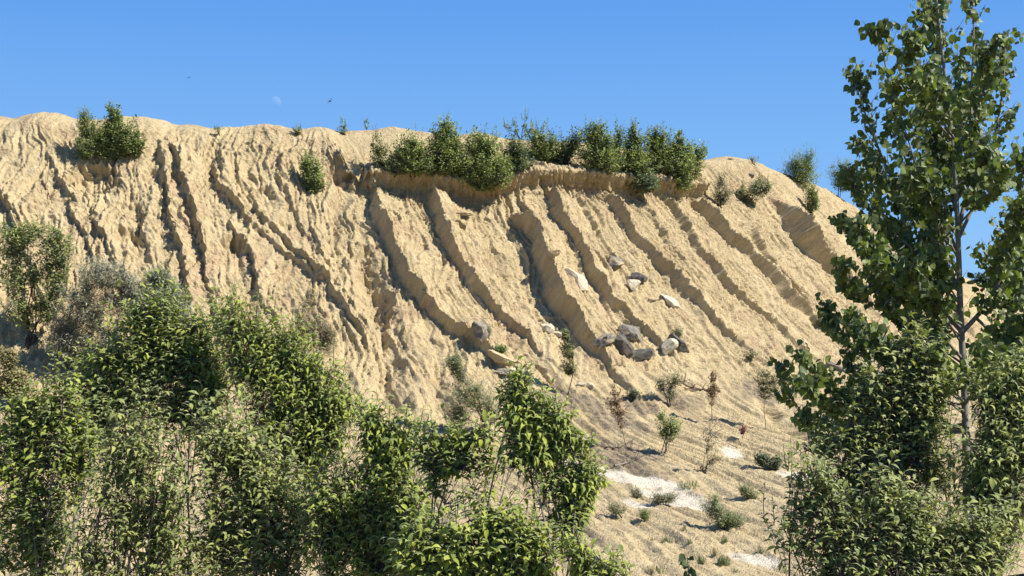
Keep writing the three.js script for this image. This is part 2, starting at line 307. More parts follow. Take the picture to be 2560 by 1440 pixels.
// ---------------------------------------------------------------- plants
function tube(pts, r0, r1, sides = 5) { // tapered limb through points
  const n = pts.length, P = [], I = [], t = V(), a = V(), b = V(), ref = V();
  for (let i = 0; i < n; i++) {
    t.copy(pts[Math.min(n - 1, i + 1)]).sub(pts[Math.max(0, i - 1)]).normalize();
    ref.set(Math.abs(t.y) > .9 ? 1 : 0, Math.abs(t.y) > .9 ? 0 : 1, 0); a.crossVectors(t, ref).normalize(); b.crossVectors(t, a);
    const r = lerp(r0, r1, i / (n - 1));
    for (let k = 0; k < sides; k++) { const w = k / sides * Math.PI * 2, c = Math.cos(w) * r, s = Math.sin(w) * r; P.push(pts[i].x + a.x * c + b.x * s, pts[i].y + a.y * c + b.y * s, pts[i].z + a.z * c + b.z * s); }
  }
  for (let i = 0; i < n - 1; i++) for (let k = 0; k < sides; k++) { const c = i * sides + k, d = i * sides + (k + 1) % sides; I.push(c, d, c + sides, d, d + sides, c + sides); }
  return { P, I };
}
function meshOf(tubes) {
  let np = 0, ni = 0; for (const t of tubes) { np += t.P.length; ni += t.I.length; }
  const P = new Float32Array(np), I = new Uint32Array(ni); let o = 0, k = 0;
  for (const t of tubes) { const b = o / 3; P.set(t.P, o); o += t.P.length; for (const i of t.I) I[k++] = b + i; }
  const g = new THREE.BufferGeometry(); g.setAttribute('position', new THREE.BufferAttribute(P, 3)); g.setIndex(new THREE.BufferAttribute(I, 1)); g.computeVertexNormals(); return g;
}
function leafGeo(widths, W, fold, curl, petiole = 0) { // a blade 1 long, folded along its midrib and bent
  const n = widths.length, P = [], I = [];
  for (let i = 0; i < n; i++) {
    const q = i / (n - 1), y = petiole + q * (1 - petiole) , bend = curl * q * q, w = widths[i] * W;
    const yy = y * Math.cos(bend * .6), zz = -bend * q * .5;
    P.push(-w, yy, zz + fold * w, 0, yy, zz, w, yy, zz + fold * w);
    if (i) { const b = (i - 1) * 3; I.push(b, b + 1, b + 3, b + 1, b + 4, b + 3, b + 1, b + 2, b + 4, b + 2, b + 5, b + 4); }
  }
  if (petiole) { const b = P.length / 3; P.push(-.012, 0, 0, .012, 0, 0, 0, petiole * 1.05, 0); I.push(b, b + 1, b + 2); }
  const g = new THREE.BufferGeometry(); g.setAttribute('position', new THREE.Float32BufferAttribute(P, 3)); g.setIndex(I); g.computeVertexNormals(); return g;
}
const LEAF = {
  oval: leafGeo([.08, .55, .9, 1, .8, .42, .02], .155, .45, 1.1, .06),
  oval2: leafGeo([.08, .55, .92, 1, .82, .45, .02], .17, .28, .7, .06),
  deltoid: leafGeo([.12, .66, .92, 1, .97, .84, .62, .34, .12, .01], .37, .16, .4, .24),
  slim: leafGeo([.1, .9, 1, .02], .10, .3, .5),
  small: leafGeo([.2, 1, .8, .02], .24, .3, .4),
};
const leafMats = {};
function leafMat(r, g, b, gloss = .35, through = .38) {
  const k = [r, g, b, gloss, through].join();
  return leafMats[k] ??= new THREE.MeshPhysicalMaterial({ color: new THREE.Color(r, g, b), roughness: .95, transmission: through, thickness: 0, clearcoat: gloss, clearcoatRoughness: .38, side: THREE.DoubleSide });
}
const barkDark = new THREE.MeshStandardMaterial({ color: new THREE.Color(.055, .045, .035), roughness: .95 });
const barkGrey = new THREE.MeshStandardMaterial({ color: new THREE.Color(.17, .15, .12), roughness: .95 });
const barkPale = new THREE.MeshStandardMaterial({ color: new THREE.Color(.19, .185, .15), roughness: .9 });
const barkDry = new THREE.MeshStandardMaterial({ color: new THREE.Color(.13, .09, .06), roughness: .95 });

const curve = (pts, n) => new THREE.CatmullRomCurve3(pts, false, 'centripetal').getPoints(n);
const M4 = new THREE.Matrix4();
class Leaves { // gathers leaf placements of one plant
  constructor(rnd) { this.m = []; this.c = []; this.rnd = rnd; }
  add(p, dir, up, size, tint) {
    const y = dir.clone().normalize(), x = V().crossVectors(y, up); if (x.lengthSq() < 1e-4) x.set(1, 0, 0); x.normalize(); const z = V().crossVectors(x, y);
    this.m.push(M4.makeBasis(x.multiplyScalar(size), y.multiplyScalar(size), z.multiplyScalar(size)).clone().setPosition(p)); this.c.push(tint);
  }
  // the nearest ones in view as leaves of their own, the rest as one mass
  build(root, geo, tones, single = 0, gloss, through) {
    const o = root.position, n = this.m.length, order = [...Array(n).keys()];
    let singles = new Set();
    if (single) {
      const seen = order.filter((i) => { const e = this.m[i].elements, p = V(e[12] + o.x, e[13] + o.y, e[14] + o.z), [x, y] = pxOf(p); return x > 10 && x < 2550 && y > 5 && y < 1435; });
      seen.sort((a, b) => this.m[b].elements[14] - this.m[a].elements[14]); singles = new Set(seen.slice(0, single));
    }
    const mats = [.1, .5, .9].map((q) => leafMat(...tones[0].map((a, k) => lerp(a, tones[1][k], q)), gloss, through));
    for (const i of singles) { const l = part('leaf', geo, mats[Math.min(2, Math.floor(this.c[i] * 3))], root); l.applyMatrix4(this.m[i]); }
    const rest = order.filter((i) => !singles.has(i));
    const im = shade(new THREE.InstancedMesh(geo, leafMat(1, 1, 1, gloss, through), rest.length)); im.name = 'foliage'; im.userData.kind = 'stuff';
    const c = new THREE.Color();
    rest.forEach((i, k) => { im.setMatrixAt(k, this.m[i]); const q = this.c[i]; im.setColorAt(k, c.setRGB(lerp(tones[0][0], tones[1][0], q), lerp(tones[0][1], tones[1][1], q), lerp(tones[0][2], tones[1][2], q))); });
    root.add(im);
    return n;
  }
}
/* A shrub grown from its foot to the lobes of its crown. lobes: [centre, rx, ry, rz, twigs]; all in metres. */
function shrub(o) {
  const rnd = rngOf(o.seed), R = (a, b) => a + (b - a) * rnd(), root = thing(o.name, o.label, o.category, o.foot, o.group), B = o.foot;
  const stems = [], nodes = [];
  o.lobes.forEach(([c, rx, ry, rz], li) => {
    if (o.oneStem && li) return;
    const n = o.stemsPerLobe ?? 1;
    for (let k = 0; k < n; k++) {
      const tip = c.clone().add(V(R(-.5, .5) * rx, R(.2, .75) * ry, R(-.5, .5) * rz)).sub(B);
      const st = V(R(-1, 1), 0, R(-1, 1)).multiplyScalar(o.spread ?? .15), mid = tip.clone().multiplyScalar(.5); mid.x *= .75; mid.z *= .75; mid.x += R(-.12, .12) * tip.y; mid.z += R(-.12, .12) * tip.y;
      const q = tip.clone().lerp(mid, .5).add(V(R(-.05, .05), R(-.02, .05), R(-.05, .05)).multiplyScalar(tip.length()));
      const pts = curve([st.clone().setY(-.15), st, mid, q, tip], o.seg ?? 12);
      stems.push(pts); pts.forEach((p, i) => { if (i > 2) nodes.push([p, i / pts.length]); });
    }
  });
  stems.forEach((p, k) => part('stem', meshOf([tube(p, o.thick, o.thick * .18, o.seg ? 4 : 6)]), o.bark, root));
  const leaves = new Leaves(rnd), twigs = [];
  o.lobes.forEach(([c, rx, ry, rz, nt]) => {
    for (let k = 0; k < nt; k++) {
      const d = V(R(-1, 1), R(-1, 1), R(-1, 1)); if (d.lengthSq() > 1) { k--; continue; }
      d.normalize().multiplyScalar(Math.pow(rnd(), o.hollow ?? .4) * R(.8, 1.12));
      const tip = c.clone().sub(B).add(V(d.x * rx, d.y * ry, d.z * rz));
      if (o.gaps && N3((tip.x + o.seed) * o.gaps, tip.y * o.gaps, tip.z * o.gaps) < -.12 && rnd() < .85) continue;
      if (o.shoots && d.y > .35 && rnd() < o.shoots) tip.y += R(.3, 1) * ry * .5;
      let best = 1e9, s = null; for (let j = 0; j < 14; j++) { const [p, w] = nodes[Math.floor(rnd() * nodes.length)], e = p.distanceTo(tip) + (p.y > tip.y - .1 ? 1.2 * (p.y - tip.y + .1) : 0); if (e < best) { best = e; s = p; } }
      const maxL = o.twig * R(.6, 1.3), start = s.distanceTo(tip) > maxL ? tip.clone().add(s.clone().sub(tip).setLength(maxL)) : s.clone();
      const L = start.distanceTo(tip), mid = start.clone().lerp(tip, .5).add(V(R(-.1, .1), R(-.16, .02), R(-.1, .1)).multiplyScalar(L)), end = tip.clone().add(V(0, (o.lift ?? .25) * L, 0));
      const pts = curve([start, mid, end], 4);
      twigs.push(tube(pts, o.twigR, o.twigR * .35, 3));
      const n = Math.max(3, Math.round(o.leaves * R(.7, 1.3)));
      let ang = R(0, 6.3); const tone = clamp(R(-.15, .95) * .8 + .2 * rnd());
      for (let i = 0; i < n; i++) {
        const q = lerp(o.bare ?? .25, 1, (i + .5) / n) * 4, a = Math.min(3, Math.floor(q)), p = pts[a].clone().lerp(pts[a + 1], q - a), t = pts[a + 1].clone().sub(pts[a]).normalize();
        ang += 2.4; const side = V(Math.cos(ang), R(-.2, .35), Math.sin(ang)), ax = side.sub(t.clone().multiplyScalar(side.dot(t) * .6)).normalize();
        const dir = ax.addScaledVector(t, i > n - 3 ? 1.1 : R(.1, .6)).add(V(0, R(-.35, .3) - (o.droop ?? .1), 0));
        const up = V(R(-.45, .45) + .18, 1, R(-.45, .45) + .1);
        leaves.add(p, dir, up, o.leafSize * R(.65, 1.2), clamp(tone + R(-.3, .3)));
      }
    }
  });
  if (o.spires) o.lobes.forEach(([c, rx, ry, rz]) => { for (let k = 0; k < o.spires; k++) { // upright leader shoots, leafy to the tip
    const w = R(0, 6.28), q = Math.sqrt(rnd()) * .85, p0 = c.clone().sub(B).add(V(Math.cos(w) * q * rx, R(.35, .8) * ry * Math.sqrt(1 - q * q), Math.sin(w) * q * rz)), L = Math.min(o.spireLen ?? .7, ry * 1.3) * R(.5, 1.2), p1 = p0.clone().add(V(R(-.16, .16) + Math.cos(w) * q * .15, 1, R(-.16, .16)).multiplyScalar(L));
    const pts = curve([p0, p0.clone().lerp(p1, .5).add(V(R(-.04, .04) * L, 0, R(-.04, .04) * L)), p1], 4); twigs.push(tube(pts, o.twigR, o.twigR * .4, 3));
    const n = Math.round((o.spireLeaves ?? 16) * R(.8, 1.2)), tone = R(.2, .9); let ang = R(0, 6.3);
    for (let i = 0; i < n; i++) { const v = (i + .5) / n * 4, a = Math.min(3, Math.floor(v)); ang += 2.4; leaves.add(pts[a].clone().lerp(pts[a + 1], v - a), V(Math.cos(ang) * .8, R(.1, .9), Math.sin(ang) * .8), V(R(-.3, .3), 1, R(-.3, .3)), o.leafSize * R(.6, 1.05) * (1.05 - .4 * i / n), clamp(tone + R(-.25, .25))); }
  } });
  if (twigs.length) { const t = part('twigs', meshOf(twigs), o.twigBark ?? o.bark, root); t.userData.kind = 'stuff'; }
  leaves.build(root, o.leaf, o.tones, o.single ?? 0, o.gloss, o.through);
  return root;
}
// lobes given as circles in the photograph at a depth: [px, py, radius px, twigs, depth offset]
const lobesAt = (list, depth, dens, flat = .8) => list.map(([x, y, r, k = 1, dz = 0]) => { const d = depth + dz, m = r / F * d; return [at(x, y, d), m, m, m * flat, Math.round(dens * k * (r / 100) ** 2)]; });

// ---- foreground thicket, leaves 8 to 9 cm long
const greenA = [[.125, .185, .014], [.39, .45, .035]], greenB = [[.135, .185, .028], [.40, .44, .09]];
const FORE = [
  ['tall bright green leafy shrub, highest crown of the thicket at left', 11, 330, [[320, 850, 95], [425, 815, 90], [500, 870, 90], [400, 945, 140, 1.1], [270, 925, 85], [545, 970, 110], [230, 1010, 90]], greenA, 150],
  ['green leafy shrub with rounded shoulder right of the tallest shrub', 10.6, 640, [[585, 830, 72], [650, 860, 75], [740, 900, 80], [810, 960, 85], [690, 980, 120], [860, 1050, 85], [760, 1100, 120]], greenA, 150],
  ['green leafy shrub cut by the left edge of the picture', 9.6, 60, [[60, 1060, 85], [140, 1000, 80], [40, 1180, 100], [170, 1130, 110], [80, 1330, 130, .8]], greenA, 130],
  ['sparse pale leaved shrub with many bare grey stems at lower left', 9, 300, [[330, 1110, 125, .45], [290, 1270, 150, .33], [430, 1200, 130, .42], [220, 1400, 120, .36], [420, 1390, 130, .36]], greenB, 120],
  ['dense light green shrub right of the bare grey stems', 9.2, 620, [[560, 1130, 120, .8], [640, 1230, 130, .8], [560, 1350, 130, .8], [720, 1350, 130, .8]], greenB, 125],
  ['green shrub with upright leader shoots in the middle of the thicket', 8.8, 950, [[930, 1090, 65], [1000, 1110, 62], [900, 1200, 110], [1000, 1240, 85], [830, 1310, 120], [940, 1370, 120]], greenA, 150],
  ['green shrub with drooping leaf clusters over a gap of bare sand', 8.4, 1120, [[1075, 1130, 58], [1150, 1115, 46], [1110, 1190, 52, .4], [1210, 1110, 44], [1225, 1180, 48, .35]], greenA, 140],
  ['slender green shrub with the tallest pointed shoot beside open sand', 8, 1330, [[1294, 965, 27, 1.2], [1287, 1022, 46], [1345, 1050, 52], [1398, 1085, 48], [1300, 1105, 60, .75], [1452, 1120, 36], [1466, 1215, 60], [1370, 1180, 48, .4], [1440, 1295, 54, .7]], greenA, 150],
  ['low green shrub filling the bottom of the picture near its middle', 7.6, 1180, [[1150, 1365, 95], [1260, 1370, 90], [1060, 1400, 100], [1330, 1410, 80], [1200, 1430, 110]], greenA, 140],
  ['young green sprigs at the bottom edge beside open sand', 7.4, 1480, [[1440, 1385, 55], [1500, 1425, 50], [1550, 1450, 40]], greenA, 140],
];
FORE.forEach(([label, d, px, ls, tones, dens], k) => {
  const f = at(px, 1900, d); f.y = bank(f.x, f.z);
  shrub({ name: 'leafy_shrub', label, category: 'shrub', group: 'thicket of leafy shrubs in the foreground', foot: f, lobes: lobesAt(ls, d, dens * 1.75), seed: 100 + k, stemsPerLobe: k === 3 ? 4 : k === 4 ? 2 : 1, spread: .35, thick: .018, bark: k === 3 ? barkPale : barkGrey, twigBark: barkDark, twig: .5, twigR: .0035, leaves: 9, leafSize: .082, leaf: k % 2 ? LEAF.oval : LEAF.oval2, tones, single: 300, gloss: .3, through: .48, lift: .35, gaps: 2.2, shoots: .3, hollow: .55, spires: 3, spireLen: .28, spireLeaves: 13 });
});
const RIGHT = [
  ['pale green leafy shrub in front of the grey poplar trunk', 7.8, 2330, [[2210, 960, 80], [2290, 900, 75], [2180, 1060, 100], [2310, 1020, 110], [2300, 1150, 130], [2150, 1170, 100], [2030, 1130, 50, .6]], greenB, 130],
  ['pale green leafy shrub cut by the right edge of the picture', 7.4, 2520, [[2480, 1010, 85], [2550, 950, 70], [2470, 1130, 110], [2560, 1100, 110], [2480, 1270, 130]], greenB, 130],
  ['dark stemmed leafy shrub spreading sparse twigs over the sand at lower right', 7, 2120, [[2060, 1230, 75, .55], [1975, 1200, 50, .35], [1960, 1340, 70, .3], [2100, 1340, 110, .6], [2230, 1290, 120, .8], [2330, 1390, 120, .8], [2150, 1430, 110, .7], [2480, 1410, 130, .8]], greenB, 120],
];
RIGHT.forEach(([label, d, px, ls, tones, dens], k) => {
  const f = at(px, 1900, d); f.y = bank(f.x, f.z);
  shrub({ name: 'leafy_shrub', label, category: 'shrub', group: 'leafy shrubs under the poplar', foot: f, lobes: lobesAt(ls, d, dens * 1.7), seed: 140 + k, spread: .3, thick: .016, bark: barkDark, twig: .42, twigR: .0032, leaves: 9, leafSize: .07, leaf: k % 2 ? LEAF.oval : LEAF.oval2, tones, single: 300, gloss: .3, through: .48, lift: .35, gaps: 2.4, shoots: .3, hollow: .55, spires: 2, spireLen: .22, spireLeaves: 12 });
});

// ---- poplar at the right
{
  const d = 8.6, rnd = rngOf(200), R = (a, b) => a + (b - a) * rnd(), foot = at(2425, 1900, d); foot.y = bank(foot.x, foot.z);
  const root = thing('poplar_tree', 'tall slender poplar with round dark green leaves and grey trunk', 'tree', foot);
  const line = (pts, dz) => curve(pts.map(([x, y], i) => at(x, y, d + dz * i / (pts.length - 1)).sub(foot)), 20);
  const trunk = curve([V(0, -.2, 0), ...[[2416, 1200], [2412, 1000], [2402, 800], [2396, 620], [2390, 480], [2378, 330], [2352, 100], [2335, -60], [2325, -180]].map(([x, y]) => at(x, y, d).sub(foot))], 40);
  part('trunk', meshOf([tube(trunk, .03, .005, 9)]), barkPale, root);
  const BR = [
    [[[2396, 580], [2425, 420], [2428, 250], [2434, 60], [2425, -80]], .35, .016], [[[2398, 690], [2333, 555], [2257, 378], [2236, 290], [2202, 110], [2190, 85]], -.3, .014],
    [[[2398, 720], [2298, 540], [2238, 460], [2180, 330], [2145, 230], [2132, 195]], .4, .014], [[[2400, 780], [2300, 640], [2205, 560], [2140, 480], [2112, 440]], -.5, .012],
    [[[2402, 830], [2300, 720], [2210, 650], [2150, 600], [2105, 550]], .5, .012], [[[2402, 835], [2468, 757], [2525, 620], [2550, 480], [2560, 380]], -.2, .02],
    [[[2395, 600], [2460, 450], [2495, 300], [2512, 170], [2512, 95]], .5, .013], [[[2408, 900], [2330, 820], [2200, 770], [2120, 720], [2090, 670]], -.6, .012],
    [[[2410, 960], [2290, 900], [2160, 880], [2090, 830], [2070, 770]], .4, .012], [[[2412, 1010], [2300, 1010], [2150, 1010], [2060, 950], [2010, 890]], -.7, .012],
    [[[2413, 1060], [2250, 1080], [2090, 1110], [1990, 1010], [1952, 915]], .3, .012], [[[2470, 755], [2530, 760], [2580, 660], [2600, 560]], .4, .012],
    [[[2440, 795], [2510, 850], [2570, 800], [2620, 700]], -.4, .012], [[[2408, 920], [2490, 930], [2550, 880], [2590, 800]], .3, .01], [[[2380, 350], [2310, 260], [2280, 150], [2275, 90]], -.5, .01],
    [[[2397, 640], [2340, 490], [2320, 400], [2300, 300]], .6, .01], [[[2390, 480], [2440, 330], [2460, 200], [2470, 120]], -.6, .009], [[[2400, 760], [2340, 700], [2260, 640], [2190, 520], [2170, 440]], .9, .01],
    [[[2397, 650], [2350, 560], [2310, 470], [2250, 280], [2235, 200]], -.9, .01], [[[2405, 860], [2350, 780], [2280, 740], [2230, 700], [2190, 660]], -.9, .01], [[[2480, 735], [2500, 640], [2545, 560], [2580, 500]], -.7, .009],
    [[[2360, 170], [2330, 90], [2315, 20], [2318, -60]], .4, .007], [[[2395, 560], [2370, 430], [2400, 300], [2395, 150]], .8, .009], [[[2412, 1010], [2330, 950], [2230, 900], [2150, 840], [2120, 790]], .9, .01],
    [[[2480, 740], [2520, 700], [2540, 660], [2552, 600]], .9, .008], [[[2412, 980], [2480, 900], [2520, 820], [2545, 740]], .8, .01], [[[2412, 1000], [2470, 980], [2530, 970], [2580, 900]], -.5, .01],
  ];
  [[2160, 620], [2230, 740], [2180, 820], [2290, 780], [2340, 640], [2250, 560], [2330, 880], [2120, 900], [2060, 1010], [2230, 990], [2130, 1080], [2200, 430], [2280, 430], [2350, 330], [2500, 420], [2540, 900], [2480, 880], [2180, 700], [2270, 660], [2240, 860], [2150, 560], [2320, 540], [2300, 200], [2390, 230], [2460, 380], [2150, 360], [1995, 960], [2015, 1055], [2065, 1125]].forEach(([x, y], k) => {
    const y0 = Math.min(1080, y + 90 + Math.abs(x - 2400) * .55), x0 = 2396 + (y0 - 620) * .04; BR.push([[[x0, y0], [lerp(x0, x, .35), lerp(y0, y, .28)], [lerp(x0, x, .8), lerp(y0, y, .62)], [x, y]], (k % 2 ? 1 : -1) * R(.3, 1.0), .009, .38]);
  });
  const leaves = new Leaves(rnd), twigs = [];
  const hang = (p, tone) => { const a = R(0, 6.28), dir = V(Math.cos(a) * .75, -R(.35, 1.1), Math.sin(a) * .75), up = V(R(-1, 1), R(-.2, .8), R(-1, 1)); leaves.add(p, dir, up, .077 * R(.6, 1.12), clamp(tone + R(-.35, .35))); };
  const dress = (pts, from, per, twigLen) => {
    for (let i = Math.floor(from * (pts.length - 1)); i < pts.length; i++) {
      for (let k = 0; k < per; k++) {
        const p = pts[i], t = (pts[Math.min(i + 1, pts.length - 1)].clone().sub(pts[Math.max(0, i - 1)])).normalize(), a = R(0, 6.28), out = V(Math.cos(a), R(.25, 1.1), Math.sin(a)).addScaledVector(t, .7).normalize(), L = twigLen * R(.35, 1.2) * (1 - .55 * i / pts.length);
        const end = p.clone().addScaledVector(out, L).add(V(0, .06 * L, 0)), tw = curve([p, p.clone().lerp(end, .5).addScaledVector(V(out.x, 0, out.z), .1 * L), end], 4); twigs.push(tube(tw, .003, .0012, 3));
        const tone = R(.05, .8), n = 3 + Math.floor(L / .042); for (let q = 0; q < n; q++) { const w = lerp(.2, 1, q / (n - 1)) * 4, b = Math.min(3, Math.floor(w)); hang(tw[b].clone().lerp(tw[b + 1], w - b), tone); }
      }
    }
    for (let q = 0; q < 6; q++) hang(pts[pts.length - 1 - Math.floor(q / 3)], R(.2, .8));
  };
  for (const [pts, dz, r, from = .16] of BR) { const c = line(pts, dz); part('branch', meshOf([tube(c, r, r * .15, 6)]), barkGrey, root); dress(c, from, 3, .27); }
  dress(trunk.slice(25), 0, 3, .27);
  part('twigs', meshOf(twigs), barkDark, root).userData.kind = 'stuff';
  leaves.build(root, LEAF.deltoid, [[.05, .09, .012], [.20, .26, .025]], 300, .3, .5);
}
// a young poplar shoot low at the bottom of the open sand
{
  const d = 7.4, rnd = rngOf(210), R = (a, b) => a + (b - a) * rnd(), foot = at(1727, 1900, d); foot.y = bank(foot.x, foot.z);
  const root = thing('poplar_shoot', 'single thin poplar shoot with dark round leaves at the bottom edge', 'sapling', foot), c = curve([V(0, -.1, 0), ...[[1724, 1500], [1722, 1430], [1717, 1388]].map(([x, y]) => at(x, y, d).sub(foot))], 20);
  part('stem', meshOf([tube(c, .008, .002, 5)]), barkDark, root);
  const l = new Leaves(rnd); for (let i = 8; i <= 20; i++) for (let k = 0; k < 3; k++) { const a = R(0, 6.28); l.add(c[i], V(Math.cos(a), -R(.2, .8), Math.sin(a)), V(R(-1, 1), .3, R(-1, 1)), .065 * R(.7, 1.1), rnd()); }
  l.build(root, LEAF.deltoid, [[.03, .06, .012], [.07, .12, .02]], 30, .35, .4);
}

// ---- shrubs and saplings standing on the slope: foot, crown as seen, kind of leaf
let seed = 300;
function slopePlant(name, label, category, group, foot, lobes, o) {
  const f = pick(...foot), d = -f.z;
  return shrub({ name, label, category, group, foot: f.clone().add(V(0, -.05, 0)), lobes: lobes.map(([x, y, rx, ry, n]) => { const k = d - (o.lean ?? .15) * Math.max(0, (foot[1] - y) / F * d); return [at(x, y, k), rx / F * k, ry / F * k, rx / F * k * .9, n]; }), seed: seed++, spread: .1, thick: .03, bark: barkDark, twig: .7, twigR: .005, leaves: 10, leafSize: .13, leaf: LEAF.small, tones: [[.045, .085, .02], [.12, .19, .04]], gloss: .15, seg: 7, ...o });
}
const crestTone = [[.095, .145, .02], [.31, .38, .065]], yellowTone = [[.13, .15, .03], [.26, .27, .07]], oliveTone = [[.14, .15, .055], [.30, .30, .13]], greyTone = [[.17, .185, .10], [.38, .39, .26]], brownTone = [[.16, .085, .03], [.30, .19, .07]], redTone = [[.22, .06, .04], [.36, .13, .08]];
const CG = 'green shrubs along the brow of the hill';
const rowOfScarp = ([x, y]) => x > 930 && x < 1740 && y > 390;
const CRESTS = [ // label, foot, lobes, twigs factor
  ['narrow dark shrub with a pale trunk, left of the pair on the brow', [222, 405], [[215, 320, 22, 32], [218, 365, 34, 34], [210, 295, 10, 14]], 90, { bark: barkPale, leaf: LEAF.slim, leafSize: .16 }],
  ['broad pointed green shrub, right of the pair on the brow at left', [288, 405], [[285, 310, 22, 36], [262, 345, 34, 32], [305, 345, 42, 38], [330, 365, 32, 26], [275, 375, 40, 26]], 80, {}],
  ['tiny dark tuft in a notch of the skyline left of centre', [545, 334], [[545, 327, 9, 6]], 40, { leafSize: .1 }],
  ['little green cushion shrub on the skyline left of the tiny shoots', [742, 338], [[742, 329, 14, 8]], 80, { leafSize: .1 }],
  ['thin upright shoot on the skyline left of two sand domes', [858, 335], [[858, 318, 9, 16], [856, 330, 14, 8]], 40, { leafSize: .1 }],
  ['tiny green shoot between two domes of the skyline', [916, 322], [[916, 314, 8, 8]], 30, { leafSize: .1 }],
  ['dark shrub hanging from the face below the skyline, left of centre', [778, 470], [[770, 420, 24, 26], [785, 450, 30, 30], [778, 480, 20, 24]], 80, {}],
  ['sparse yellowish shrub, leftmost of the row above the scarp', [958, 415], [[945, 360, 22, 24], [960, 390, 34, 26], [985, 415, 22, 18]], 36, { tones: yellowTone }],
  ['low yellow green shrub under the sparse yellowish one above the scarp', [985, 432], [[985, 415, 26, 18]], 80, { tones: [[.08, .12, .03], [.17, .22, .05]] }],
  ['rounded green shrub above the scarp, right of the sparse yellowish one', [1030, 432], [[1025, 365, 30, 32], [1035, 400, 44, 34], [1000, 400, 24, 26]], 85, {}],
  ['tall dark green shrub above the scarp with shoots over the skyline', [1110, 440], [[1115, 325, 26, 26], [1110, 360, 40, 36], [1100, 400, 44, 38], [1140, 395, 36, 36]], 85, {}],
  ['large dark green shrub overhanging the scarp, middle of the left clump', [1208, 455], [[1205, 360, 40, 34], [1205, 400, 52, 40], [1180, 435, 40, 30], [1235, 430, 44, 34], [1205, 460, 30, 18]], 85, {}],
  ['yellow green shrub right of the overhanging shrub above the scarp', [1292, 425], [[1290, 370, 28, 28], [1295, 400, 34, 26], [1270, 415, 24, 20]], 75, { tones: [[.07, .11, .025], [.17, .23, .05]] }],
  ['sparse bluish saplings standing against the sky near centre', [1300, 345], [[1270, 325, 10, 14], [1290, 322, 9, 14], [1312, 315, 7, 22], [1330, 325, 10, 14]], 34, { leafSize: .12, through: .5 }],
  ['dark green shrub against the sky, left end of the right clump', [1355, 398], [[1352, 340, 28, 26], [1355, 370, 36, 28]], 90, {}],
  ['green shrub with pale gaps between two dark ones of the right clump', [1408, 410], [[1410, 365, 30, 28], [1405, 395, 30, 22], [1440, 350, 16, 24]], 70, { tones: [[.06, .1, .025], [.15, .21, .05]] }],
  ['tall spiky green shrub, highest on the left of the right clump', [1490, 420], [[1485, 335, 24, 28], [1500, 345, 30, 28], [1485, 375, 42, 36], [1510, 400, 40, 30]], 90, {}],
  ['slim green shoot with light leaves between two spiky shrubs', [1543, 418], [[1543, 345, 14, 28], [1545, 385, 30, 32]], 70, {}],
  ['spiky green shrub with one tall leader in the right clump', [1585, 428], [[1585, 330, 10, 24], [1590, 360, 28, 32], [1585, 400, 40, 30]], 90, {}],
  ['green shrub hanging over the lip of the scarp below the right clump', [1605, 445], [[1600, 440, 36, 30], [1615, 460, 30, 24]], 80, { lean: .4, tones: [[.06, .1, .025], [.15, .22, .045]] }],
  ['dense green shrub with pointed tops near the end of the right clump', [1640, 435], [[1630, 350, 18, 28], [1655, 350, 20, 30], [1645, 385, 38, 36], [1640, 415, 40, 26]], 90, {}],
  ['leaning green shrub at the right end of the clump with a curled tip', [1690, 450], [[1700, 340, 9, 14], [1690, 370, 24, 30], [1690, 405, 40, 38], [1700, 445, 30, 34]], 90, {}],
  ['rounded green shrub spilling right from the end of the clump', [1725, 445], [[1735, 380, 28, 26], [1720, 410, 34, 30], [1755, 378, 12, 12]], 75, {}],
  ['small cone shaped dark tree on the face below the bare dome', [1803, 520], [[1805, 455, 10, 14], [1803, 480, 24, 22], [1803, 500, 26, 12]], 80, { leaf: LEAF.slim, leafSize: .15, tones: [[.06, .085, .03], [.14, .17, .05]] }],
  ['flat topped olive shrub with bare twigs on the face below the dome', [1885, 525], [[1890, 475, 34, 20], [1850, 488, 24, 18], [1915, 470, 18, 14], [1850, 508, 18, 14]], 60, { tones: [[.10, .125, .035], [.22, .25, .08]] }],
  ['low grassy tuft on the bare dome at right', [1885, 412], [[1885, 403, 16, 8]], 60, { tones: oliveTone, leafSize: .1 }],
  ['round dense shrub standing alone on the right shoulder of the hill', [2002, 465], [[2000, 415, 38, 30], [2000, 440, 48, 30], [2025, 405, 16, 24]], 120, { leaf: LEAF.slim, leafSize: .15 }],
  ['small green shrub just below the round one on the right shoulder', [2028, 530], [[2025, 490, 20, 24], [2030, 515, 20, 18]], 80, {}],
  ['green shrub on the right shoulder half hidden by poplar leaves', [2108, 478], [[2105, 435, 36, 26], [2120, 455, 40, 24], [2110, 420, 16, 16]], 100, { leaf: LEAF.slim, leafSize: .15 }],
];
for (const [label, foot, lobes, n, o] of CRESTS) slopePlant('brow_shrub', label, 'shrub', CG, foot, lobes.map(([x, y, rx, ry]) => [x, y + (rowOfScarp(foot) ? 8 : 0), rx * (rowOfScarp(foot) ? 1.5 : 1.2), ry * 1.18, Math.max(5, Math.round(2.3 * n * rx * ry / 1000))]), { tones: crestTone, leafSize: .15, shoots: .3, spires: 5, ...o });

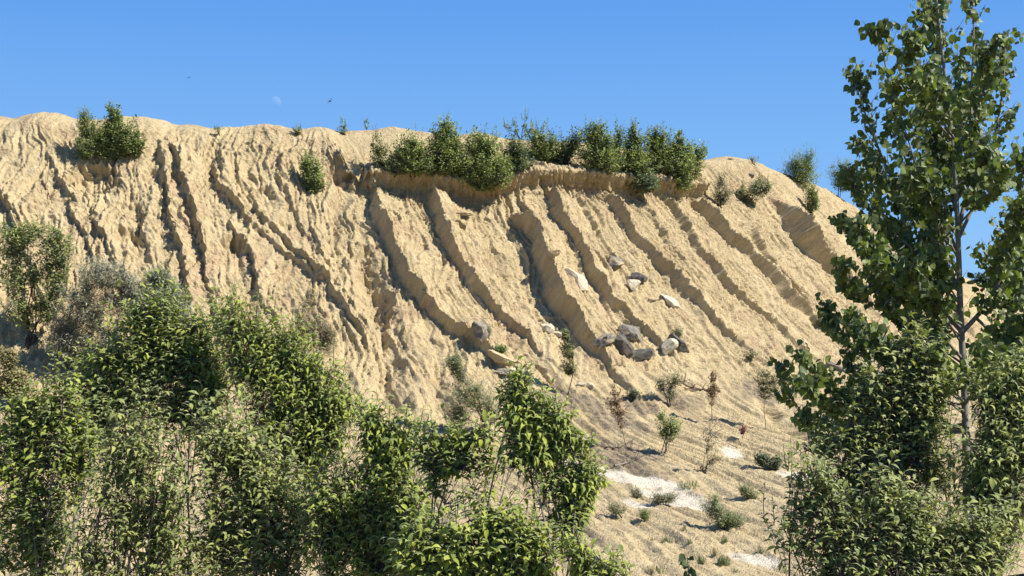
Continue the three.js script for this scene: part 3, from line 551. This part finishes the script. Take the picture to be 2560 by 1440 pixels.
const SG = 'saplings and shrubs scattered over the slope';
const SLOPE = [
  ['leafy_tree', 'bushy green tree on the slope cut by the left edge', 'tree', [70, 865], [[20, 600, 50, 44, 90], [90, 590, 55, 36, 100], [150, 620, 40, 50, 90], [40, 680, 60, 60, 130], [130, 690, 55, 60, 130], [50, 770, 55, 50, 90], [130, 770, 45, 45, 70]], { leafSize: .15, thick: .04, tones: [[.12, .165, .025], [.36, .42, .085]], spread: .25, gaps: 1.7, through: .5 }],
  ['willow_shrub', 'grey green feathery willow behind the tallest shrub', 'shrub', [270, 945], [[255, 690, 70, 44, 240], [200, 770, 70, 62, 300], [330, 740, 65, 60, 260], [155, 850, 60, 60, 240], [260, 860, 70, 60, 200]], { gaps: 1.3, leaf: LEAF.slim, leafSize: .17, tones: greyTone, bark: barkGrey, leaves: 12 }],
  ['willow_shrub', 'grey green willow top right of the other grey willow', 'shrub', [430, 935], [[395, 695, 38, 30, 110], [410, 740, 55, 50, 200], [440, 800, 50, 60, 160]], { leaf: LEAF.slim, leafSize: .17, tones: [[.15, .18, .09], [.32, .36, .20]], bark: barkGrey, leaves: 12 }],
  ['yellow_shrub', 'yellowish shrub on bare sand at the left edge', 'shrub', [20, 1010], [[15, 900, 30, 30, 60], [45, 960, 50, 40, 110], [0, 960, 30, 40, 50]], { tones: [[.16, .16, .04], [.34, .29, .09]], leafSize: .13 }],
  ['brown_shrub', 'brownish slender shrub behind the right shoulder of the thicket', 'shrub', [785, 940], [[770, 755, 24, 36, 40], [785, 820, 45, 40, 80], [825, 850, 34, 36, 60], [750, 830, 30, 40, 45]], { tones: [[.13, .12, .045], [.26, .21, .09]], leaf: LEAF.slim, leafSize: .14 }],
  ['willow_shrub', 'light green willow with a rounded top leaning left on the lower slope', 'shrub', [1215, 1085], [[1135, 905, 28, 26, 70], [1145, 935, 20, 22, 30], [1150, 1000, 40, 46, 80], [1200, 990, 45, 50, 70], [1230, 1030, 30, 40, 45], [1130, 1050, 30, 30, 40]], { leaf: LEAF.slim, leafSize: .13, tones: [[.13, .17, .05], [.27, .31, .11]], thick: .025, spread: .4, bark: barkDry }],
  ['sapling', 'slim upright sapling with yellow green leaves below the pale boulder', 'sapling', [1420, 985], [[1413, 840, 14, 20, 28], [1416, 875, 24, 26, 50], [1416, 920, 26, 26, 45]], { oneStem: true, tones: yellowTone, leafSize: .11, spread: .03, thick: .025, leaves: 8 }],
  ['dry_sapling', 'thin dry sapling with brown leaves above the white sand', 'sapling', [1568, 1128], [[1540, 985, 20, 30, 22], [1535, 1010, 34, 18, 26], [1555, 1040, 24, 22, 24]], { oneStem: true, tones: brownTone, leafSize: .10, spread: .03, thick: .018, leaves: 6, bark: barkDry }],
  ['small_tree', 'small green tree with two bent stems on the lower slope', 'sapling', [1662, 1138], [[1650, 1045, 20, 18, 30], [1680, 1065, 30, 22, 55], [1690, 1090, 20, 16, 30], [1655, 1080, 18, 14, 18]], { tones: [[.13, .19, .035], [.30, .38, .08]], gaps: 2.2, leafSize: .10, spread: .2, thick: .022, leaves: 8 }],
  ['dry_sapling', 'rusty orange sapling beside the fallen dead branches', 'sapling', [1781, 1060], [[1782, 945, 10, 20, 18], [1782, 980, 18, 24, 36]], { oneStem: true, tones: brownTone, leafSize: .10, spread: .02, thick: .018, leaves: 7 }],
  ['sapling', 'thin sapling with olive leaves left of the poplar', 'sapling', [1915, 1072], [[1905, 945, 34, 26, 45], [1920, 975, 34, 24, 40], [1950, 950, 24, 24, 24]], { oneStem: true, tones: [[.13, .135, .04], [.26, .25, .08]], leafSize: .10, spread: .03, thick: .018, leaves: 7 }],
  ['red_seedling', 'small seedling with red leaves on the bare lower slope', 'seedling', [1856, 1102], [[1857, 1075, 11, 10, 22]], { oneStem: true, tones: redTone, leafSize: .09, spread: .02, thick: .018, leaves: 6 }],
  ['dry_sapling', 'forked dry sapling with few leaves above the big low bush', 'sapling', [1762, 1192], [[1775, 1115, 24, 16, 9], [1785, 1150, 22, 16, 14], [1755, 1175, 14, 10, 10], [1765, 1090, 20, 14, 6]], { tones: [[.14, .13, .04], [.26, .22, .08]], leafSize: .10, spread: .1, thick: .016, leaves: 5, bark: barkDry }],
  ['sparse_shrub', 'sparse olive shrub right of the dry brown sapling', 'shrub', [1675, 1015], [[1650, 960, 24, 20, 24], [1685, 950, 34, 26, 36], [1680, 985, 24, 18, 22]], { tones: oliveTone, leafSize: .10, leaves: 7 }],
  ['low_bush', 'small green bush left of the sparse olive shrub', 'bush', [1582, 1000], [[1582, 985, 20, 12, 30]], { tones: [[.08, .10, .04], [.16, .19, .08]], leafSize: .10 }],
  ['low_bush', 'big low green bush in the middle of the open sand', 'bush', [1805, 1318], [[1775, 1270, 34, 26, 90], [1810, 1295, 40, 26, 110], [1845, 1305, 34, 22, 80], [1780, 1245, 20, 16, 30]], { leaf: LEAF.slim, tones: [[.13, .175, .04], [.30, .35, .10]], leafSize: .09, twig: .45, gaps: 2, through: .5 }],
  ['low_bush', 'thin low bush on the white sand left of the big one', 'bush', [1655, 1262], [[1640, 1245, 24, 14, 30], [1675, 1245, 26, 14, 34]], { leaf: LEAF.slim, tones: oliveTone, leafSize: .10, twig: .4 }],
  ['low_bush', 'thin low bush at the left end of the white sand strip', 'bush', [1592, 1245], [[1590, 1232, 22, 14, 34]], { leaf: LEAF.slim, tones: oliveTone, leafSize: .09, twig: .4 }],
  ['low_bush', 'grey green low bush above the big one at its right', 'bush', [1868, 1245], [[1865, 1225, 28, 18, 46], [1885, 1240, 20, 10, 20]], { leaf: LEAF.slim, tones: [[.13, .165, .045], [.28, .32, .10]], leafSize: .09, twig: .4 }],
  ['low_bush', 'dark green low bush beside the twigs of the right shrub', 'bush', [1920, 1175], [[1905, 1150, 26, 18, 60], [1940, 1160, 24, 18, 50]], { tones: [[.07, .10, .035], [.15, .19, .06]], leafSize: .09, twig: .4 }],
  ['low_bush', 'sparse low bush left of the big bush, next to the thicket', 'bush', [1545, 1290], [[1540, 1272, 34, 14, 50]], { leaf: LEAF.slim, tones: oliveTone, leafSize: .09, twig: .4 }],
  ['low_bush', 'small dark tuft bush directly below the thin low bush', 'bush', [1612, 1300], [[1610, 1285, 18, 12, 36]], { leaf: LEAF.slim, tones: crestTone, leafSize: .09, twig: .35 }],
  ['low_bush', 'small green bush seen between twigs of the lower right shrub', 'bush', [2030, 1285], [[2030, 1262, 28, 20, 60]], { leaf: LEAF.slim, tones: crestTone, leafSize: .09, twig: .4 }],
  ['low_bush', 'scrubby olive bush on the slope left of the poplar rocks', 'bush', [2055, 822], [[2050, 805, 16, 12, 34]], { leaf: LEAF.slim, tones: oliveTone, leafSize: .12, twig: .4 }],
  ['low_bush', 'tiny green plant beside the leaning grey boulder', 'bush', [1222, 848], [[1220, 825, 10, 16, 20]], { leaf: LEAF.slim, tones: oliveTone, leafSize: .11, twig: .35 }],
  ['low_bush', 'low dark green cushion plant above the tilted tan slab', 'bush', [1250, 882], [[1250, 873, 20, 8, 36]], { tones: crestTone, leafSize: .10, twig: .3 }],
  ['sparse_shrub', 'thin olive weeds on the middle slope above the dark boulders', 'shrub', [1700, 842], [[1695, 830, 22, 14, 26]], { tones: oliveTone, leafSize: .09, leaves: 6 }],
  ['low_bush', 'olive weed patch among the litter right of the fallen branches', 'bush', [1870, 905], [[1875, 890, 24, 14, 30]], { tones: oliveTone, leafSize: .10, leaves: 6 }],
];
for (const [name, label, cat, foot, lobes, o] of SLOPE) slopePlant(name, label, cat, SG, foot, lobes.map(([x, y, rx, ry, n]) => [x, y, rx, ry, Math.round(n * 2)]), o);

// ---- grass tufts on the pit floor
function tuft(label, px, py, w, h, n, tones) {
  const f = pick(px, py), d = -f.z, rnd = rngOf(seed++), R = (a, b) => a + (b - a) * rnd(), root = thing('grass_tuft', label, 'grass tuft', f, 'grass tufts on the open sand'), W = w / F * d, H = h / F * d, l = new Leaves(rnd);
  for (let i = 0; i < n; i++) { const a = R(0, 6.28), q = Math.sqrt(rnd()) * W * .7; l.add(V(Math.cos(a) * q, -.03 - .1 * Math.sin(a) * q, Math.sin(a) * q * .8), V(Math.cos(a) * R(.1, .9), 1, Math.sin(a) * R(.1, .9)), V(Math.cos(a), .3, Math.sin(a)), H * R(.5, 1.25), rnd()); }
  const g = LEAF.blade ??= leafGeo([.9, 1, .7, .03], .04, .2, .9);
  l.build(root, g, tones, 0, .1, .3);
}
const gt = [[.07, .10, .03], [.17, .21, .07]], gy = [[.17, .15, .06], [.30, .26, .12]];
[['dark green grass tuft below the big low bush', 1665, 1355, 22, 16, 90, gt], ['grass tuft at the bottom edge left of the thin poplar shoot', 1640, 1432, 28, 24, 120, gt], ['grass tuft right of the thin poplar shoot', 1752, 1412, 12, 26, 60, gt], ['broad grass tuft between the thin poplar shoot and the right shrub', 1810, 1412, 20, 26, 110, gt],
  ['faint grass tuft right of the dark green tuft', 1722, 1360, 10, 16, 34, gt], ['dry grass tuft under the right end of the big bush', 1785, 1385, 10, 20, 40, gy], ['small grass tuft straight below the big bush', 1808, 1358, 12, 18, 44, gt], ['dry grass tuft near the white patch at lower right', 1845, 1392, 14, 12, 40, gy],
  ['grass tuft beside the white patch at lower right', 1900, 1385, 12, 18, 44, gt], ['small weed tuft left of the dark green tuft', 1632, 1352, 10, 14, 30, gt], ['dry wispy tuft on the sand above the dark green tuft', 1705, 1325, 8, 18, 24, gy], ['thin tuft at the foot of the grey green low bush', 1990, 1220, 12, 16, 36, gt],
  ['dry wisps at the right end of the white sand strip', 2010, 1228, 12, 14, 34, gy], ['faint dry tuft below the left shrub sprigs', 1600, 1310, 12, 10, 30, gy], ['yellow green grass strip along the upper edge of the white sand', 1720, 1215, 40, 16, 110, [[.13, .15, .06], [.25, .27, .12]]], ['low tuft at the bottom edge under the white patch', 1840, 1428, 14, 12, 40, gt]].forEach((a) => tuft(...a));

// ---- dry branches, roots
function deadwood(name, label, pts, r, side, mat = barkDry, lift = .06) {
  const P = pts.map(([x, y]) => { const p = pick(x, y); return p.addScaledVector(V(0, .6, .8), lift); }), o = P[0].clone(), rnd = rngOf(seed++), R = (a, b) => a + (b - a) * rnd(), root = thing(name, label, 'branch', o, 'dry branches lying on the slope');
  const c = curve(P.map((p) => p.sub(o)), 16); part('limb', meshOf([tube(c, r, r * .3, 6)]), mat, root);
  const tw = []; for (let i = 0; i < side; i++) { const k = 3 + Math.floor(R(0, 12)), p = c[k], L = R(.25, .8), e = p.clone().add(V(R(-1, 1), R(-.2, .8), R(0, .5)).setLength(L)); tw.push(tube(curve([p, p.clone().lerp(e, .5).add(V(R(-.08, .08), R(-.05, .1), R(-.05, .08))), e], 4), r * .35, r * .1, 4)); }
  if (tw.length) part('twigs', meshOf(tw), mat, root).userData.kind = 'stuff';
}
deadwood('dry_branch', 'dark dead root crawling down the face under the yellowish shrub', [[1000, 488], [1025, 505], [1030, 520], [1060, 545], [1085, 560]], .035, 5);
deadwood('dry_branch', 'long fallen grey branch with twigs on the litter patch', [[1800, 982], [1760, 978], [1720, 972], [1690, 955]], .07, 18, barkDry, .14);
deadwood('dry_branch', 'thin dark branch lying left of the dry brown sapling foot', [[1480, 1118], [1530, 1122], [1570, 1130], [1592, 1136]], .04, 8);
deadwood('dry_branch', 'pale curved branch above the white sand strip', [[1535, 1165], [1570, 1155], [1600, 1145]], .04, 6, barkGrey);
deadwood('dry_branch', 'dry sticks on the slope left of the red seedling', [[1840, 1122], [1810, 1105], [1780, 1085], [1770, 1070]], .045, 10, barkGrey);
deadwood('dry_branch', 'bundle of dry roots hanging on the face at upper left', [[108, 452], [120, 485], [132, 510]], .04, 7);
deadwood('dry_branch', 'bare twigs hanging below the dark face shrub', [[765, 505], [785, 525], [795, 540]], .02, 9);
deadwood('dry_branch', 'pale bare roots dangling from the lip below the right clump', [[1650, 440], [1660, 455], [1672, 470]], .03, 4, barkPale);
deadwood('dry_branch', 'brown stick lying left of the pale wedge boulder', [[1622, 750], [1640, 752], [1656, 745]], .05, 2);

// ---------------------------------------------------------------- boulders
const rockBump = grain(512, 21, (n, rnd) => { const h = TILE(n, rnd, [[8, .35], [24, .3], [70, .2], [180, .15]]), a = new Uint8Array(n * n * 4); for (let i = 0; i < n * n; i++) { const v = 255 * clamp(.5 + (h[i] - .5) * 1.3); a.set([v, v, v, 255], i * 4); } return a; });
const rockMat = new THREE.MeshStandardMaterial({ vertexColors: true, roughness: .9, bumpMap: rockBump, bumpScale: .04 });
const TONE = { grey: [.125, .12, .112], dark: [.068, .065, .062], pale: [.50, .45, .34], tan: [.42, .33, .19] };
function boulder(label, px, py, w, h, tone, tilt = 0, dust = .3, depthK = .8, sink = .25) {
  const p = pick(px, py), d = -p.z, rnd = rngOf(seed++), R = (a, b) => a + (b - a) * rnd(), W = w / F * d / 2, H = h / F * d / 2, n = normalAt(p);
  let g = mergeVertices(new THREE.IcosahedronGeometry(1, 9).deleteAttribute('uv').deleteAttribute('normal'));
  const a = g.attributes.position, v = V(), planes = [];
  for (let i = 0; i < 13; i++) { const q = V(R(-1, 1), R(-1, 1), R(-1, 1)).normalize(); planes.push([q, R(.52, .86)]); }
  planes.push([V(0, 1, .25).normalize(), .62], [V(-.1, -.3, 1).normalize(), .7]);
  const off = R(0, 50), c = new Float32Array(a.count * 3), uvs = new Float32Array(a.count * 2), A = TONE[tone], S = [.50, .40, .24];
  for (let i = 0; i < a.count; i++) {
    v.fromBufferAttribute(a, i);
    for (let k = 0; k < 2; k++) for (const [q, dd] of planes) { const e = v.dot(q) - dd; if (e > 0) v.addScaledVector(q, -e * .96); }
    const l = v.length(); v.multiplyScalar(1 + .05 * N3(v.x * 2.2 + off, v.y * 2.2, v.z * 2.2) + .035 * N3(v.x * 6 + off, v.y * 9, v.z * 6) + .015 * N3(v.x * 16 + off, v.y * 20, v.z * 16));
    const m = dust * sstep(-.1, .5, fbm3(v.x * 1.8 + off, v.y * 1.8, v.z * 1.8, 3) + .15), t = .8 + .35 * (.5 + .5 * N3(v.x * 4 + off, v.y * 8, v.z * 4));
    for (let k = 0; k < 3; k++) c[i * 3 + k] = lerp(A[k] * t, S[k], m);
    uvs[i * 2] = v.x * .5 + v.z * .3; uvs[i * 2 + 1] = v.y * .5 + v.z * .2;
    a.setXYZ(i, v.x * W * 1.4, v.y * H * 1.4, v.z * Math.min(W, H * 1.6) * 1.4 * depthK);
  }
  g.setAttribute('color', new THREE.BufferAttribute(c, 3)); g.setAttribute('uv', new THREE.BufferAttribute(uvs, 2));
  g.rotateY(R(-.35, .35)); g.rotateZ(-tilt * Math.PI / 180); g = toCreasedNormals(g, .5);
  const m = shade(new THREE.Mesh(g, rockMat)); m.name = numbered('boulder'); m.position.copy(p).addScaledVector(n, Math.min(W, H) * (.62 - sink)); scene.add(m);
  tag(m, label, 'boulder', 'boulders scattered on the slope');
}
[['leaning grey boulder with a pale top and dark right side', 1197, 838, 40, 46, 'grey', 18, .4, .9, .1], ['tilted tan slab casting a wide shadow above the slim sapling', 1255, 905, 62, 22, 'tan', 28, .5, .9, -.1], ['flat pale half buried boulder behind the tallest foreground shoot', 1290, 938, 76, 24, 'pale', 8, .5],
  ['small tan slab jutting from the slope below the big shaded flank', 1380, 638, 36, 20, 'tan', -8, .5, 1, -.2], ['grey brown layered block high on the slope', 1531, 664, 38, 34, 'grey', 10, .65], ['pale elongated boulder on the slope below the small tan slab', 1440, 704, 60, 32, 'pale', 35, .25],
  ['dark grey boulder, upper one of the pair on the middle slope', 1597, 698, 34, 24, 'dark', 30, .15], ['pale tan boulder, lower one of the pair on the middle slope', 1580, 716, 38, 28, 'pale', -10, .4], ['pale wedge boulder with grey underside right of the pair', 1673, 760, 44, 26, 'pale', 35, .2],
  ['small white boulder on the slope left of the dark cluster', 1368, 825, 27, 28, 'pale', 0, .1], ['small pale buried stone beside the white boulder', 1396, 838, 28, 14, 'pale', 5, .4], ['dusty grey boulder at the left of the dark cluster', 1512, 857, 46, 32, 'grey', -25, .6],
  ['large dark cracked boulder in the middle of the cluster', 1546, 872, 58, 54, 'dark', 30, .15], ['grey boulder with pale top at the top of the cluster', 1573, 838, 50, 40, 'grey', 12, .35], ['dark flat slab boulder at the bottom of the cluster', 1589, 895, 66, 34, 'dark', -14, .1],
  ['pale upright boulder casting a round shadow right of the cluster', 1668, 868, 30, 40, 'pale', 25, .2, .8, 0], ['dark grey slab leaning on the pale upright boulder', 1695, 870, 54, 36, 'dark', 35, .1], ['grey boulder on the slope beside the poplar leaves', 2068, 777, 38, 28, 'grey', 30, .25],
  ['tan boulder below the grey one beside the poplar leaves', 2086, 798, 32, 26, 'tan', 15, .5], ['dark low slab under the poplar branches', 2098, 922, 54, 16, 'grey', 28, .3], ['pale clod on the slope right of the slim sapling', 1478, 966, 22, 14, 'pale', 10, .5], ['pale clod above the litter patch', 1453, 962, 18, 12, 'pale', 0, .5],
  ['sandstone slab over a dark hollow high on the face', 1156, 537, 40, 13, 'tan', 14, .7, 1, -.3], ['small dark stone on the bare dome at right', 1825, 398, 12, 6, 'grey', 0, .3], ['dark stone on the shoulder below the bare dome', 1878, 438, 18, 9, 'grey', 5, .3]].forEach((a) => boulder(...a));

// ---------------------------------------------------------------- distance: trees beyond the end of the hill
[['distant dark tree crown seen left of the right poplar branch', 2452, 705, 24], ['distant tree crown at the far end of the hill', 2490, 712, 26], ['distant tree crown cut by the right edge', 2545, 722, 30]].forEach(([label, x, y, r], k) => {
  const d = 260, c = at(x, y, d), m = r / F * d, foot = V(c.x, EYE - 11, c.z);
  shrub({ name: 'distant_tree', label, category: 'tree', group: 'trees beyond the hill', foot, lobes: [[c, m, m, m, 160], [c.clone().add(V(m * .7, -m * .5, 0)), m * .9, m * .8, m, 120]], seed: 700 + k, thick: .2, bark: barkDark, twig: 2.5, twigR: .03, leaves: 10, leafSize: .7, leaf: LEAF.small, tones: [[.04, .07, .03], [.08, .12, .05]], gloss: .1, seg: 6 });
});

// ---------------------------------------------------------------- in the sky: day moon and two birds
{
  const d = 3000, r = .0049 * d, g = new THREE.SphereGeometry(r, 48, 24, 0, Math.PI * 2, 0, Math.PI * .5);
  const m = new THREE.Mesh(g, new THREE.MeshStandardMaterial({ color: new THREE.Color(.8, .82, .85), roughness: 1, transparent: true, opacity: .05, side: THREE.DoubleSide }));
  m.name = 'moon'; m.position.copy(at(688, 256, d)); m.quaternion.setFromUnitVectors(V(0, 1, 0), V(.72, .62, .3).normalize()); scene.add(m); tag(m, 'faint half moon in the blue sky above the left slope', 'moon');
}
const birdMat = new THREE.MeshStandardMaterial({ color: new THREE.Color(.03, .03, .04), roughness: .8 });
function bird(label, px, py, d, span, roll, yaw) {
  const root = thing('bird', label, 'bird', at(px, py, d), 'birds in the sky'), L = span * .42;
  const body = new THREE.SphereGeometry(1, 14, 10), a = body.attributes.position; for (let i = 0; i < a.count; i++) { const z = a.getZ(i), k = 1 - .55 * Math.max(0, -z) ** 1.5; a.setXYZ(i, a.getX(i) * L * .17 * k, a.getY(i) * L * .17 * k, z * L * .5); } body.computeVertexNormals();
  part('body', body, birdMat, root);
  for (const s of [-1, 1]) { const sh = new THREE.Shape(); sh.moveTo(0, .12 * L); sh.quadraticCurveTo(s * span * .25, .28 * L, s * span * .5, -.12 * L); sh.quadraticCurveTo(s * span * .22, .02 * L, 0, -.16 * L); const w = new THREE.ExtrudeGeometry(sh, { depth: L * .03, bevelEnabled: false, curveSegments: 6 }); w.rotateX(Math.PI / 2); w.rotateZ(s * .25); part('wing', w, birdMat, root); }
  const ts = new THREE.Shape(); ts.moveTo(-.06 * L, 0); ts.lineTo(-.16 * L, -.4 * L); ts.lineTo(0, -.28 * L); ts.lineTo(.16 * L, -.4 * L); ts.lineTo(.06 * L, 0); const tg = new THREE.ExtrudeGeometry(ts, { depth: L * .03, bevelEnabled: false }); tg.rotateX(Math.PI / 2); tg.translate(0, 0, -L * .4); part('tail', tg, birdMat, root);
  root.rotation.set(.5, yaw, roll);
}
bird('small dark bird high in the sky at left', 472, 194, 60, .3, .2, .6);
bird('small dark bird just above the skyline right of the moon', 825, 253, 60, .42, .45, 1.0);

renderer.render(scene, camera);
